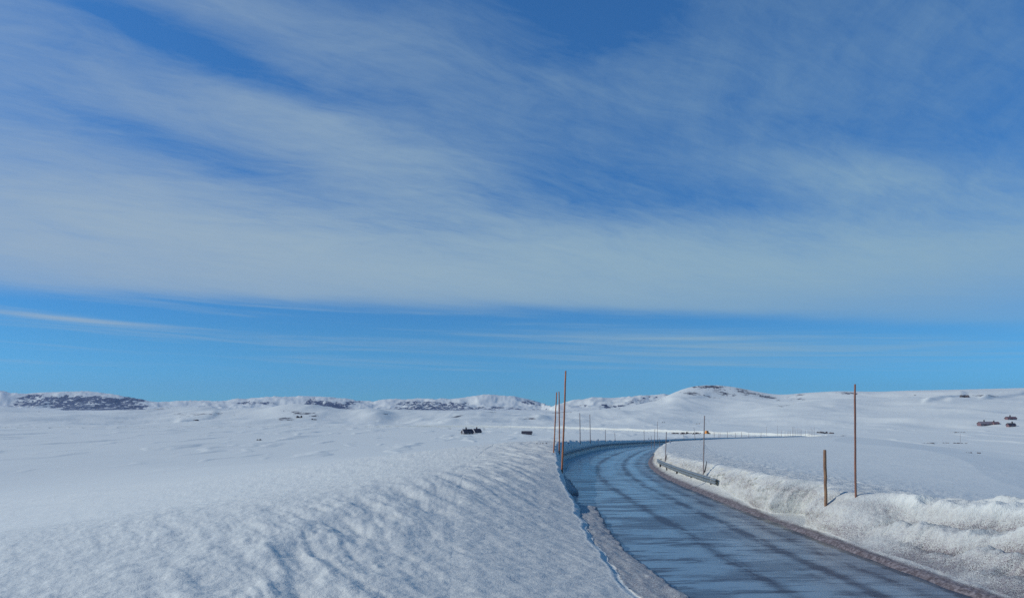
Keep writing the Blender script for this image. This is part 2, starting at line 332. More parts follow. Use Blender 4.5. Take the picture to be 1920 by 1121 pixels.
def land(X, Y, s=None, t=None):
    """open snow surface; s, t = road coordinates"""
    sh = X.shape; X = X.ravel(); Y = Y.ravel()
    if s is None:
        s = np.zeros(X.size); t = np.full(X.size, 999.0); nr = np.hypot(X, Y) < 900
        s[nr], t[nr] = road_st(X[nr], Y[nr])
    else: s = s.ravel(); t = t.ravel()
    base, rock = far_hills(X, Y)
    base = base + (plain(X, Y) + 12.6) * (1 - ss(-12, -6, base))
    on1 = 1 - ss(S_END1 - 10, S_HAIR + 30, s)      # the rise the first arm runs over
    z0 = zr(s)
    # right side
    d = np.maximum(t - (3.72 + wR(s)), 0)
    AT = [(-16, .16), (18, .15), (26, .10), (40, .075), (60, .055), (80, .018), (120, .010), (200, .008), (500, .008)]
    DT = [(-16, 6), (30, 14), (60, 22), (90, 34), (150, 30), (300, 12), (500, 6)]
    aR = sI(s, AT); d1 = sI(s, DT); zh = z0 + hR(s)
    ins = np.where((t > 12) & (t < 400))[0]          # inside the bend: average over the whole bend so no crease forms
    ci = np.arange(0, int(np.searchsorted(CS, S_END1)), 8); cs_ = CS[ci]
    tab = np.stack([zr(cs_) + hR(cs_), sI(cs_, AT), sI(cs_, DT)], 1)
    for a0 in range(0, len(ins), 40000):
        q_ = ins[a0:a0 + 40000]
        w_ = 1.0 / ((X[q_][:, None] - CL[ci, 0]) ** 2 + (Y[q_][:, None] - CL[ci, 1]) ** 2 + 1e-3) ** 2
        sw = w_.sum(1); av = (w_ @ tab) / sw[:, None]
        de = np.maximum((sw * 4.0 * 2 / PI) ** (-1 / 3.0) - 4.6, 0)
        kk = ss(12, 34, t[q_])
        zh[q_] = zh[q_] * (1 - kk) + av[:, 0] * kk; aR[q_] = aR[q_] * (1 - kk) + av[:, 1] * kk
        d1[q_] = d1[q_] * (1 - kk) + av[:, 2] * kk; d[q_] = d[q_] * (1 - kk) + de * kk
    zR = zh - aR * d - .075 * np.maximum(d - d1, 0) 
    pl_ = plain(X, Y) - .8
    zR = pl_ + (zR - pl_) * (1 - ss(d1 + 12, 112, d))
    # plough heaps near the camera on the right
    zR = zR + heaps(X, Y, t)
    # left side
    q = -t; q0 = sI(s, [(-16, 4.9), (10, 4.9), (17, 4.8), (24, 4.5), (30, 4.05), (36, 3.9), (44, 3.5), (56, 3.5), (61, 4.3), (70, 4.5), (500, 4.5)])
    qc = qcL(s); zc = zcL(s); hl = hL(s)
    k = np.clip((q - q0) / (qc - q0), 0, 1)
    aL = sI(s, [(-16, .085), (14, .085), (24, .11), (34, .16), (60, .12), (150, .08), (500, .08)])
    dd = np.maximum(q - qc, 0)
    dropL = aL * (np.sqrt(dd * dd + 9) - 3)
    zL = z0 + hl + (zc - hl) * (k * .45 + .55 * np.sin(k * PI / 2)) - dropL
    zz = np.where(t > 0, zR, zL) + detail(X, Y, s, t)
    rise = smax(zz, base, 2.5)
    # second arm: a plain low plough bank either side of the distant road
    b2 = z0 + np.where(t > 0, hR(s) * (.85 + .35 * fbm(s / 14, s * 0 + 1, 3, 95)), .5) + .25 * fbm(X / 9, Y / 9, 2, 91) - .10 * np.maximum(np.abs(t) - 6.5, 0)
    arm2 = smax(b2, base, .8)
    z = rise * on1 + arm2 * (1 - on1)
    z = np.where(np.abs(t) < 900, z, base)
    return z.reshape(sh), rock.reshape(sh), s.reshape(sh), t.reshape(sh)

# ------------------------------------------------------------------ mesh helpers
def link(name, me, mat=None, parent=None):
    o = bpy.data.objects.new(name, me); C.objects.link(o)
    if mat is not None and me is not None: me.materials.append(mat)
    if parent is not None: o.parent = parent
    return o
def grid_mesh(name, V, rows, cols, mat, attrs=None, uv=None, smooth=True, flip=False):
    me = bpy.data.meshes.new(name)
    r, c = np.meshgrid(np.arange(rows - 1), np.arange(cols - 1), indexing='ij')
    a = (r * cols + c).ravel()
    f = np.stack([a, a + 1, a + cols + 1, a + cols], 1) if not flip else np.stack([a, a + cols, a + cols + 1, a + 1], 1)
    nv, nf = rows * cols, len(f)
    me.vertices.add(nv); me.vertices.foreach_set('co', V.reshape(-1).astype(np.float32))
    me.loops.add(nf * 4); me.loops.foreach_set('vertex_index', f.ravel().astype(np.int32))
    me.polygons.add(nf); me.polygons.foreach_set('loop_start', np.arange(0, nf * 4, 4, dtype=np.int32))
    me.polygons.foreach_set('loop_total', np.full(nf, 4, dtype=np.int32))
    me.update(calc_edges=True)
    me.polygons.foreach_set('use_smooth', np.full(nf, smooth))
    for k, v in (attrs or {}).items():
        at_ = me.attributes.new(k, 'FLOAT', 'POINT'); at_.data.foreach_set('value', v.ravel().astype(np.float32))
    if uv is not None:
        l = me.uv_layers.new(name='road'); l.data.foreach_set('uv', uv.reshape(-1, 2)[f.ravel()].ravel().astype(np.float32))
    return link(name, me, mat)

# ------------------------------------------------------------------ materials
def newmat(name):
    m = bpy.data.materials.new(name); m.use_nodes = True; n = m.node_tree; n.nodes.clear()
    o = n.nodes.new('ShaderNodeOutputMaterial'); b = n.nodes.new('ShaderNodeBsdfPrincipled'); n.links.new(b.outputs[0], o.inputs[0])
    return m, G(n), b
def geo_pos(g_):
    return g_.N.new('ShaderNodeNewGeometry').outputs['Position']
def attr(g_, name):
    a = g_.N.new('ShaderNodeAttribute'); a.attribute_name = name; return a.outputs['Fac']
def bump(g_, h, strength, dist, prev=None):
    b = g_.N.new('ShaderNodeBump'); g_.put(b.inputs['Strength'], strength); b.inputs['Distance'].default_value = dist
    g_.put(b.inputs['Height'], h)
    if prev is not None: g_.L.new(prev, b.inputs['Normal'])
    return b.outputs[0]
def snow_material(name, rock_scale, rock_stretch=(1, 1, 1), near=True, rockc=((.05, .045, .045), (.13, .11, .10)), snow=(.77, .805, .70)):
    m, g_, b = newmat(name); P = geo_pos(g_)
    dirt_shade = attr(g_, 'dirt_shade'); rock = attr(g_, 'rock')
    n1 = g_.noise(P, 1.1, 4, .6); n2 = g_.noise(P, 9.0, 4, .65); n3 = g_.noise(P, 38.0, 3, .6)
    clean = g_.mix(g_.step(n1, .3, .7), snow, (snow[0] * .95, snow[1] * .96, snow[2] * .97))
    # grit: grey-brown film plus grains; also paints the shade in heap hollows
    grit = g_.add(g_.mul(g_.step(n2, .40, .68), .55), g_.mul(g_.step(n3, .45, .65), .55))
    dm = g_.m('MINIMUM', g_.add(g_.mul(dirt_shade, g_.mad(grit, .8, .35)), g_.mul(g_.step(g_.add(dirt_shade, g_.mul(g_.sub(n3, .5), 1.6)), .75, 1.15), .5)), 1.0)
    dc = g_.mix(g_.step(n2, .35, .7), (.105, .088, .086), (.285, .26, .255))
    col = g_.mix(dm, clean, dc)
    # bare rock showing through
    rp = g_.scalevec(P, rock_stretch)
    rn = g_.add(g_.mul(g_.noise(rp, rock_scale, 7, .62, .2), .75), g_.mul(g_.noise(rp, rock_scale * .22, 3, .5), .25))
    thr = g_.mad(rock, -.36, .745)
    rm = g_.mul(g_.step(rn, thr, g_.add(thr, .035)), g_.step(rock, .08, .16))
    rc = g_.mix(g_.step(g_.noise(rp, rock_scale * 1.7, 4, .6), .35, .65), rockc[0], rockc[1])
    col = g_.mix(rm, col, rc)
    g_.put(b.inputs['Base Color'], col)
    g_.put(b.inputs['Roughness'], .62); b.inputs['Specular IOR Level'].default_value = .25
    if near:
        h = g_.add(g_.mul(n2, .6), g_.mul(n3, .34))
        h2 = g_.noise(P, 3.2, 3, .6)
        g_.put(b.inputs['Normal'], bump(g_, h, g_.mad(attr(g_, 'crust'), .36, .10), .075, bump(g_, h2, .3, .14)))
    else:
        h = g_.add(g_.noise(P, .06, 5, .6), g_.mul(rm, .05)); g_.put(b.inputs['Normal'], bump(g_, h, .25, 4.0))
    return m
M_field = snow_material('snow_field', .11, (1, .8, 1))
M_hill = snow_material('snow_hill', .10, (1, .45, 2.2), near=False, rockc=((.045, .042, .050), (.13, .11, .105)))
M_mount = snow_material('snow_mountain', .030, (1, .6, 2.0), near=False, rockc=((.040, .052, .085), (.085, .095, .135)))  # rock tinted blue: skylit shade and haze put into its colour
M_bank = M_field

# ------------------------------------------------------------------ terrain sheet
def az_list():
    d = math.radians
    dense = np.linspace(d(-38), d(38), 1150)
    l = np.linspace(d(-180), d(-38), 70, endpoint=False); r = np.linspace(d(38), d(180), 71)[1:]
    return np.concatenate([l, dense, r])
def r_list():
    r = [1.2]
    while r[-1] < 16000:
        x = r[-1]; st_ = max(.0045 * x, x * x / 2300.0)
        if x < 7: st_ = .12
        cap = .016 * x if x < 1400 else (.009 * x if x < 9000 else .04 * x)
        if 60 < x < 700: cap = .0055 * x
        r.append(x + min(st_, cap))
    return np.array(r)
AZ = az_list(); RR = r_list()
XX = RR[:, None] * np.sin(AZ)[None]; YY = RR[:, None] * np.cos(AZ)[None]
ZZ, ROCK, SS, TT = land(XX, YY)
inroad = np.abs(TT) < 60
tout = 9.2
ZZ = np.where(np.abs(TT) < 8.6, ZZ - ss(8.6, 7.4, np.abs(TT)) * 0 - (1 - ss(7.6, 8.6, np.abs(TT))) * 3.2, ZZ)
DIRT = np.where(TT > 0, .32 * np.exp(-np.maximum(TT - 4, 0) / 9.0), .50 * np.exp(-np.maximum(-TT - 4, 0) / 8.0)) * inroad * (np.hypot(XX, YY) < 450)
CRUST = np.where(TT < 0, ss(-45, -14, TT), 1 - ss(6, 22, TT)) * (1 - ss(80, 200, np.hypot(XX, YY)))
V = np.stack([XX, YY, ZZ], -1)
splits = [0, int(np.searchsorted(RR, 900)), int(np.searchsorted(RR, 3300)), len(RR) - 1]
for nm, i0, i1, mt in (('snowfield', splits[0], splits[1], M_field), ('hills', splits[1], splits[2], M_hill), ('mountains', splits[2], splits[3], M_mount)):
    o = grid_mesh(nm, V[i0:i1 + 1], i1 - i0 + 1, len(AZ), mt, {'rock': ROCK[i0:i1 + 1], 'dirt_shade': DIRT[i0:i1 + 1], 'crust': CRUST[i0:i1 + 1]}, flip=True)
    o['kind'] = 'structure'

# ------------------------------------------------------------------ s samples
s_all = []
x = float(s_of_Y(-10))
while x < CS[-1] - 1:
    s_all.append(x); Yh = np.interp(x, CS, CL[:, 1])
    x += .05 if 8 < Yh < 48 and x < 120 else (.10 if x < s_of_Y(75) else (.3 if x < s_of_Y(150) else (1.2 if x < S_END1 else 2.5)))
SA = np.array(s_all)

# ------------------------------------------------------------------ road
def road_material():
    m, g_, b = newmat('wet_asphalt')
    uvn = g_.N.new('ShaderNodeUVMap'); uvn.uv_map = 'road'
    sp = g_.N.new('ShaderNodeSeparateXYZ'); g_.L.new(uvn.outputs[0], sp.inputs[0]); s, t = sp.outputs[0], sp.outputs[1]
    P = geo_pos(g_)
    wob = g_.mul(g_.sub(g_.noise(g_.vec(g_.mul(s, .15), 0.0, 0.0), 1.0, 3), .5), .5)
    tw = g_.add(t, wob)
    def track(c, w, a):
        d = g_.mul(g_.sub(tw, c), 1 / w); return g_.mul(g_.m('EXPONENT', g_.mul(g_.mul(d, d), -1.0)), a)
    tn = g_.noise(g_.vec(g_.mul(s, .55), g_.mul(t, 1.6), 3.0), 1.0, 5, .65)
    tracks = g_.mul(g_.add(g_.add(track(-.95, .22, .8), track(1.05, .26, .85)), g_.add(track(2.15, .30, .6), track(.45, .2, .25))), g_.step(tn, .28, .55))
    # melt-water running across the lane
    rn = g_.noise(g_.vec(g_.mul(s, 1.25), g_.mul(t, .22), 0.0), 1.6, 6, .68, .25)
    rn2 = g_.noise(g_.vec(g_.mul(s, .42), g_.mul(t, .16), 8.0), 1.2, 5, .62, .3)
    side = g_.mad(g_.step(t, -2.0, 2.0), -.45, 1.0)
    riv = g_.mul(g_.m('MAXIMUM', g_.step(rn, .47, .58), g_.mul(g_.step(rn2, .50, .62), .8)), side)
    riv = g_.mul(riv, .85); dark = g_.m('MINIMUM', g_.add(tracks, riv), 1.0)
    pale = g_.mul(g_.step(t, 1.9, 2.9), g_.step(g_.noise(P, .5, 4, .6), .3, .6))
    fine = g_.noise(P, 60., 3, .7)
    base = g_.mix(dark, (.150, .238, .295), (.036, .040, .060))  # sky's blue reflection put into the base colour between dark streaks
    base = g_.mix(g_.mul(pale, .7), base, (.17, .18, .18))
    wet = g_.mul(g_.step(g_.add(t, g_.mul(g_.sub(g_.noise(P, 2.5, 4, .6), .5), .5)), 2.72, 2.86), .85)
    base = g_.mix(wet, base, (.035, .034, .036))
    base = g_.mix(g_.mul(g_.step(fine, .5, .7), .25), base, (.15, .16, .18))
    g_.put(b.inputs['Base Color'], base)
    rough = g_.add(g_.mad(dark, .22, .13), g_.mul(pale, .25)); rough = g_.add(rough, g_.mul(g_.sub(fine, .5), .2))
    g_.put(b.inputs['Roughness'], rough)
    g_.put(b.inputs['Specular IOR Level'], g_.mad(dark, -.55, .80))
    g_.put(b.inputs['Normal'], bump(g_, g_.add(fine, g_.mul(g_.noise(P, 9., 3), .5)), .28, .012))
    return m
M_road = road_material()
tt = np.linspace(-4.3, 4.3, 30)
S2, T2 = np.meshgrid(SA, tt, indexing='ij')
fx, fy, nx, ny = frame(S2)
Vr = np.stack([fx + nx * T2, fy + ny * T2, zr(S2) + .03 - .02 * (T2 / 3) ** 2], -1)
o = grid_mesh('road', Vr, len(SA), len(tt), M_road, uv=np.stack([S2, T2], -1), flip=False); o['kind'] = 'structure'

# ------------------------------------------------------------------ ploughed banks
def bank(side):
    s = SA[:, None]
    far = 1 - ss(S_END1 - 10, S_HAIR, s)
    if side > 0:
        u1 = np.linspace(0, 1, 8)[None]; u2 = np.linspace(0, 1, 60)[1:][None]; u3 = np.linspace(0, 1, 44)[1:][None]
        edge_t = 3.0 + .06 * fbm(s / 1.1, s * 0 + 2, 4, 101)
        t0 = t0R(s); w = wR(s); H = hR(s)
        # grit shoulder
        tA = edge_t + (t0 - edge_t) * u1; zA = -.02 + .11 * ss(0, .35, u1 + 0 * s) + .04 * u1 + .26 * apron(s) * u1 ** 2 + .05 * fbm(s / .7 + 0 * u1, tA / .3, 3, 103) * u1
        # face: quarter-ellipse near the vertical where cut, broad slope by the heaps
        a = u2 * PI / 2
        broad = ss(1.0, 2.6, w)
        tB = t0 + w * (1 - np.cos(a)) * (1 - broad) + w * u2 * broad
        z_f = .13 + .26 * apron(s)
        zB = z_f + (H - z_f) * (np.sin(a) ** .9 * (1 - broad) + (ss(0, 1, u2) * .55 + u2 * .45) * broad)
        arc = w * u2
        # blower grooves: slanting vertical flutes
        fl = fbm(s / .22 + 1.6 * u2 ** 2, .7 * u2 + 0 * s, 3, 105) * .17 + fbm(s / .8 + .5 * u2, 1.5 * u2, 3, 107) * .14 + (.25 - np.abs(fbm(s / .42 + .5 * u2, u2 * w / .30, 4, 106))) * .11 + fbm(s / 3 + 0 * u2, u2 * 1.2, 2, 109) * .12
        fl = fl * np.sin(np.clip(u2, 0, .999) * PI) ** .6 * (1 - .6 * broad)
        tB = tB + fl * (1 - broad); zB = zB + fl * .25 * np.cos(a) + fl * broad * 1.3 * ss(0, .12, u2)
        tE = tB[:, -1:]; tC = tE + (tout - tE) * u3 ** 1.3
        k1 = np.broadcast_to(ss(0, 1, np.clip(u2, 0, 1)) ** 3, tB.shape)
    else:
        u1 = np.linspace(0, 1, 26)[None]; u2 = np.linspace(0, 1, 24)[1:][None]; u3 = np.linspace(0, 1, 70)[1:][None]
        Yh = np.interp(s, CS, CL[:, 1]); q0 = q0L(s); H = hL(s); w = I(np.ravel(H), [(.3, .22), (1, .35), (2, .5)]).reshape(s.shape)
        # slush shelf by the wheel track: present near, broken off at about 33 m and 47 m, a thin windrow further on
        on = np.where(s < 200, (1 - ss(31.0, 32.0, Yh)) + ss(36.5, 37.2, Yh) * (1 - ss(44.0, 45.5, Yh)), 0)
        wind = ss(52, 56, Yh) * np.where(s < S_END1, 1, 1) * (1 - .5 * ss(100, 140, s))
        ed = sI(s, [(-16, 3.4), (16, 3.42), (22, 3.72), (25, 3.55), (28, 3.3), (31, 3.05), (33, 2.85), (38, 3.1), (46, 3.0)]) + .10 * fbm(s / .9, s * 0 + 5, 4, 111) + .05 * fbm(s / .2, s * 0 + 5, 2, 113)
        ed = np.where(on > .01, q0 - (q0 - ed) * np.clip(on, 0, 1), 3.0)
        ed = np.minimum(ed, q0 - .08)
        tA = ed + (q0 - ed) * u1
        shelf = (.20 + .025 * fbm(s / 1.3 + 0 * u1, tA / .5, 3, 115)) * ss(0, .10, u1 + 0 * s) + .10 * u1
        wr_ = wind * (.16 + .05 * fbm(s / .6 + 0 * u1, tA / .4, 2, 117)) * np.exp(-((tA - 3.18 - .1 * fbm(s / 2., s * 0, 2, 119)) / .12) ** 2)
        zA = -.03 + shelf * np.clip(on, 0, 1) + wr_ + .07 * u1 + .02 * fbm(s / .5 + 0 * u1, tA / .3, 3, 121)
        a = u2 * PI / 2
        tB = q0 + w * (1 - np.cos(a)); zA_end = zA[:, -1:]
        zB = zA_end + (H - zA_end) * np.sin(a) ** .8
        fl = (fbm(s / .25 + .6 * u2, 1.0 * u2 + 0 * s, 3, 123) * .05 + fbm(s / 1.1 + 0 * u2, 1.4 * u2, 3, 125) * .08) * np.sin(np.clip(u2, 0, .999) * PI) ** .6 * np.minimum(H, 1)
        tB = tB + fl
        tE = tB[:, -1:]; tC = tE + (tout - tE) * u3 ** 1.2
        k1 = np.broadcast_to(ss(0, 1, np.clip(u2, 0, 1)) ** 3, tB.shape)
    sA = np.broadcast_to(s, tA.shape); sB = np.broadcast_to(s, tB.shape); sC = np.broadcast_to(s, tC.shape)
    def pos(s_, t_):
        fx, fy, nx, ny = frame(s_); return fx + nx * t_ * side, fy + ny * t_ * side
    XB, YB = pos(sB, tB); XC, YC = pos(sC, tC); XA, YA = pos(sA, tA)
    zC = land(XC, YC, sC, tC * side)[0]
    zC = zC + .025 * (1 - ss(.80, .93, np.broadcast_to(u3, zC.shape))) - .25 * ss(.90, 1.0, np.broadcast_to(u3, zC.shape))
    if side > 0: zB = zB + heaps(XB, YB, tB) * broad
    # match face top to the surface behind it
    dz = zC[:, :1] - (zr(s) + zB[:, -1:])
    ZB = zr(sB) + zB + dz * k1
    ZA = zr(sA) + zA
    Xs = np.concatenate([XA, XB, XC], 1); Ys = np.concatenate([YA, YB, YC], 1); Zs = np.concatenate([ZA, ZB, zC], 1)
    hB = np.clip((ZB - zr(sB)) / np.maximum(H, .3), 0, 1)
    if side > 0:
        dA = .50 + .95 * np.exp(-(np.maximum(tA - edge_t - .18, 0) / .30) ** 2)
        dB = .62 + .35 * np.exp(-hB / .12) + .22 * fbm(sB / 2.5, hB * 2, 3, 131) - .30 * ss(.8, 1, hB)
        nearm = 1 - ss(18, 25, YB)
        dB = dB + nearm * .14 * (1 - hB) - .8 * heaps(XB, YB, tB) * broad  # painted shade: heap hollows darkened through the same mask as the grime
        dC = .34 * np.exp(-np.maximum(tC - 4, 0) / 9.0) - .10 * np.exp(-((tC - tE) / .5) ** 2)
    else:
        Yh = np.broadcast_to(Yh, tA.shape)
        dA = np.where(Yh < 50, .82 + .25 * np.exp(-(tA - ed) / .12), .45)
        dB = .16 + .35 * np.exp(-hB / .2)
        dC = .50 * np.exp(-np.maximum(tC - 4, 0) / 8.0)
    CR = np.concatenate([np.full(tA.shape, 1.0 if side > 0 else .15), np.ones(tB.shape), np.ones(tC.shape)], 1)
    D = np.concatenate([dA, dB, dC], 1); D = D * (1 - .75 * ss(S_END1 - 20, S_END1 + 40, s))
    V_ = np.stack([Xs, Ys, Zs], -1)
    o = grid_mesh('snow_bank', V_, V_.shape[0], V_.shape[1], M_bank, {'dirt_shade': D, 'rock': D * 0, 'crust': (1 - ss(80, 200, Ys)) * (1.9 if side > 0 else 1.0) * CR}, flip=(side < 0))
    o['kind'] = 'structure'
    return o
bank(1); bank(-1)

bpy.context.view_layer.update()
DG = bpy.context.evaluated_depsgraph_get()
def ground(px_, py_, fallback=None):
    """where the sight line through a photo position first meets the ground"""
    d = Vector(((px_ - 960) / F_PX, 1.0, (HOR - py_) / F_PX)).normalized()
    hit, loc, *_ = scene.ray_cast(DG, Vector((0, 0, CAM_Z)), d)
    return loc.copy() if hit else Vector(fallback)
def drop(x, y):
    hit, loc, *_ = scene.ray_cast(DG, Vector((x, y, 300)), Vector((0, 0, -1)))
    return loc.z if hit else 0.0
#OBJECTS

# ================================================================== objects
def tag(o, label=None, cat=None, group=None, kind=None):
    if label: o['label'] = label
    if cat: o['category'] = cat
    if group: o['group'] = group
    if kind: o['kind'] = kind
    return o
class MB:
    def __init__(s): s.v = []; s.f = []
    def box(s, x0, x1, y0, y1, z0, z1):
        b = len(s.v); s.v += [(x, y, z) for z in (z0, z1) for x, y in ((x0, y0), (x1, y0), (x1, y1), (x0, y1))]
        s.f += [tuple(b + i for i in q) for q in ((3, 2, 1, 0), (4, 5, 6, 7), (0, 1, 5, 4), (1, 2, 6, 5), (2, 3, 7, 6), (3, 0, 4, 7))]; return s
    def prism(s, prof, y0, y1):                     # profile in x-z extruded along y
        b = len(s.v); n = len(prof); s.v += [(x, y0, z) for x, z in prof] + [(x, y1, z) for x, z in prof]
        s.f += [tuple(b + i for i in range(n)), tuple(b + n + i for i in reversed(range(n)))]
        s.f += [(b + (i + 1) % n, b + i, b + n + i, b + n + (i + 1) % n) for i in range(n)]; return s
    def tube(s, pts, rad, n=10, cap=True):
        P = [Vector(p) for p in pts]; b = len(s.v)
        for i, p in enumerate(P):
            d = (P[min(i + 1, len(P) - 1)] - P[max(i - 1, 0)]).normalized()
            a = d.orthogonal().normalized() if abs(d.z) < .9 else Vector((1, 0, 0)).cross(d).normalized()
            c = d.cross(a)
            for k in range(n):
                q = p + (a * math.cos(2 * PI * k / n) + c * math.sin(2 * PI * k / n)) * rad[i]; s.v.append(tuple(q))
        for i in range(len(P) - 1):
            for k in range(n):
                s.f.append((b + i * n + k, b + i * n + (k + 1) % n, b + (i + 1) * n + (k + 1) % n, b + (i + 1) * n + k))
        if cap: s.f.append(tuple(b + (len(P) - 1) * n + k for k in range(n))); s.f.append(tuple(b + k for k in reversed(range(n))))
        return s
    def mesh(s, name):
        me = bpy.data.meshes.new(name); me.from_pydata(s.v, [], s.f); me.update(); return me
    def build(s, name, mat, parent=None, smooth=False):
        me = s.mesh(name)
        if smooth: me.polygons.foreach_set('use_smooth', [True] * len(me.polygons))
        return link(name, me, mat, parent)
def empty(name, loc, rz=0.0):
    o = bpy.data.objects.new(name, None); C.objects.link(o); o.location = loc; o.rotation_euler = (0, 0, rz); return o

def plainmat(name, c1, c2, scale, rough=.8, stretch=(1, 1, 1), bmp=.3, dist=.01, metal=0.0):
    m, g_, b = newmat(name)
    P = g_.N.new('ShaderNodeTexCoord').outputs['Object']; P = g_.scalevec(P, stretch)
    n = g_.noise(P, scale, 5, .6); g_.put(b.inputs['Base Color'], g_.mix(g_.step(n, .35, .65), c1, c2))
    b.inputs['Roughness'].default_value = rough; b.inputs['Metallic'].default_value = metal
    g_.put(b.inputs['Normal'], bump(g_, n, bmp, dist)); return m
M_wood = plainmat('weathered_wood', (.30, .13, .07), (.20, .10, .075), 6, .8, (1, 1, .25))
M_woodred = plainmat('orange_wood', (.46, .17, .065), (.30, .11, .05), 6, .75, (1, 1, .25))
M_greywood = plainmat('grey_wood', (.30, .24, .21), (.20, .165, .15), 8, .85, (1, 1, .2))
M_stake = plainmat('bark_stake', (.34, .20, .10), (.20, .115, .07), 9, .85, (1, 1, .3))
M_white = plainmat('white_plastic', (.75, .76, .76), (.62, .63, .64), 5, .5)
M_black = plainmat('black_band', (.03, .03, .035), (.05, .05, .05), 5, .5)
M_galv = plainmat('galvanised_steel', (.30, .345, .34), (.22, .26, .265), 3, .5, (1, 1, 3), .1, .004, .55)
M_darkpost = plainmat('dark_post', (.035, .035, .04), (.07, .065, .06), 8, .8)
M_clad = plainmat('dark_cladding', (.050, .040, .040), (.035, .030, .034), 3, .8, (6, 6, .3))
M_redclad = plainmat('red_cladding', (.19, .115, .12), (.14, .09, .10), 3, .8, (6, 6, .3))
M_roofd = plainmat('dark_roof', (.035, .036, .05), (.05, .05, .062), 2, .7)
M_roofg = plainmat('grey_roof', (.26, .22, .23), (.20, .18, .19), 2, .8)
M_trim = plainmat('white_trim', (.72, .73, .72), (.62, .63, .63), 3, .6)
M_glass = plainmat('window_glass', (.04, .05, .07), (.06, .08, .10), 1, .1)
M_stone = plainmat('outcrop_rock', (.055, .05, .05), (.14, .115, .10), .7, .9, (1, 1, 2), .8, .3)
M_orange = plainmat('orange_paint', (.80, .33, .04), (.70, .27, .03), 2, .45)
M_brick = plainmat('chimney', (.09, .06, .055), (.05, .045, .045), 4, .9)

# ---- snow poles
def pole_mesh(h, r0, r1, bend=.02, seed=0, n=8, bury=.5):
    rr = random.Random(seed); a = rr.random() * 6.28; pts = []; rad = []
    for i in range(9):
        k = i / 8; o = bend * h * math.sin(k * PI) * .5
        pts.append((math.cos(a) * o + rr.uniform(-.15, .15) * r0, math.sin(a) * o, -bury + (h + bury) * k)); rad.append((r0 + (r1 - r0) * k) * rr.uniform(.94, 1.06))
    return MB().tube(pts, rad, n)
def pole(name, base, top_px, mat, r0, r1, label, cat, group=None, seed=0, bend=.01):
    """stand a pole on a ground point; height and lean follow the photographed top"""
    Yb = base.y; h = (HOR - top_px[1]) * Yb / F_PX + CAM_Z - base.z; xt = (top_px[0] - 960) * Yb / F_PX
    o = pole_mesh(h, r0, r1, bend, seed).build(name, mat, None, True)
    o.location = base; o.rotation_euler = (0, math.atan2(xt - base.x, h), 0)
    return tag(o, label, cat, group)

GL = 'snow poles along the left snowbank'
for i, (bx, by, tx, ty, mt, r, lab) in enumerate([
    (1053.5, 884, 1060.5, 695, M_woodred, .052, 'tall orange-brown snow pole leaning right at the very edge of the left snowbank'),
    (1038, 848, 1043.5, 735, M_woodred, .046, 'leftmost of the slim snow poles on the left snowbank, leaning slightly right'),
    (1048.5, 849, 1048, 734, M_woodred, .046, 'upright slim brown snow pole between the leaning pole and the tall edge pole'),
    ]):
    pole('snow_pole', ground(bx, by), (tx, ty), mt, r, r * .75, lab, 'snow pole', GL, i)
GO = 'snow poles along the shaded outer snow wall'
for i, (bx, by, tx, ty, r, lab) in enumerate([
    (1087.5, 831, 1087, 774, .05, 'first tall grey snow pole from the left on the shaded curving snow wall'),
    (1106.8, 831, 1106, 777, .05, 'second tall grey snow pole from the left on the shaded curving snow wall'),
    (1135, 827.5, 1135, 805.5, .045, 'short dark snow pole on the shaded wall, left of the shortest one'),
    (1153.5, 827, 1152.5, 811, .045, 'shortest snow pole on the shaded curving snow wall'),
    (1208, 827, 1207.5, 806, .05, 'short snow pole on the outer wall just left of the white marker post'),
    (1233, 827, 1232.7, 790, .05, 'thin snow pole rising highest where the outer wall nears the inner bank'),
    (1303.5, 824.5, 1301, 801, .06, 'leaning thin snow pole on the outer wall left of the tall guardrail pole'),
    (1283, 825.5, 1281.5, 812, .05, 'short leaning snow pole on the outer wall midway to the far bend'),
    ]):
    pole('snow_pole', ground(bx, by), (tx, ty), M_greywood, r, r * .7, lab, 'snow pole', GO, 20 + i)
GI = 'snow poles along the inner snowbank'
for i, (bx, by, tx, ty, mt, r, lab) in enumerate([
    (1221.5, 839, 1221, 817, M_greywood, .035, 'first thin pale pole on the rounded end of the inner snowbank'),
    (1227, 838, 1228, 804, M_greywood, .045, 'tallest pale pole in the trio on the rounded end of the inner snowbank'),
    (1236.5, 836, 1236.5, 821, M_greywood, .035, 'shortest pale pole in the trio on the inner snowbank end'),
    (1247, 864, 1249.5, 809, M_greywood, .035, 'slim grey snow pole behind the far end of the right guardrail'),
    (1319.5, 889, 1321, 779, M_greywood, .034, 'tall grey snow pole behind the near end of the right guardrail'),
    (1605, 931, 1603, 720, M_wood, .040, 'tallest reddish snow pole standing on the right snowbank'),
    (1548, 947, 1546, 843, M_stake, .058, 'short thick wooden stake on the lip of the right snowbank'),
    ]):
    pole('snow_stake' if 'stake' in lab else 'snow_pole', ground(bx, by), (tx, ty), mt, r, r * (.92 if 'stake' in lab else .8), lab, 'stake' if 'stake' in lab else 'snow pole', GI, 40 + i)
GF = 'distant snow poles at the far bend'
far_xy = [(1339, 809, 820), (1348, 811, 821), (1351, 809, 819), (1364, 808, 820.5), (1379, 811, 820), (1390.5, 809, 820), (1404, 811, 820.5), (1427, 809, 820), (1437.5, 799, 817), (1458, 797, 816.5), (1465, 807, 818.5),
          (1472, 808, 817.5), (1476, 808, 817), (1479, 807, 817), (1482, 807, 817), (1486, 800, 817), (1488.5, 799, 817), (1492, 804, 817), (1496, 802, 817), (1500, 804, 817), (1502.5, 805, 817),
          (1510, 804, 817), (1515, 806, 817), (1518, 807, 817), (1521, 800, 817), (1524, 804, 817), (1527, 800, 817)]
proto = None
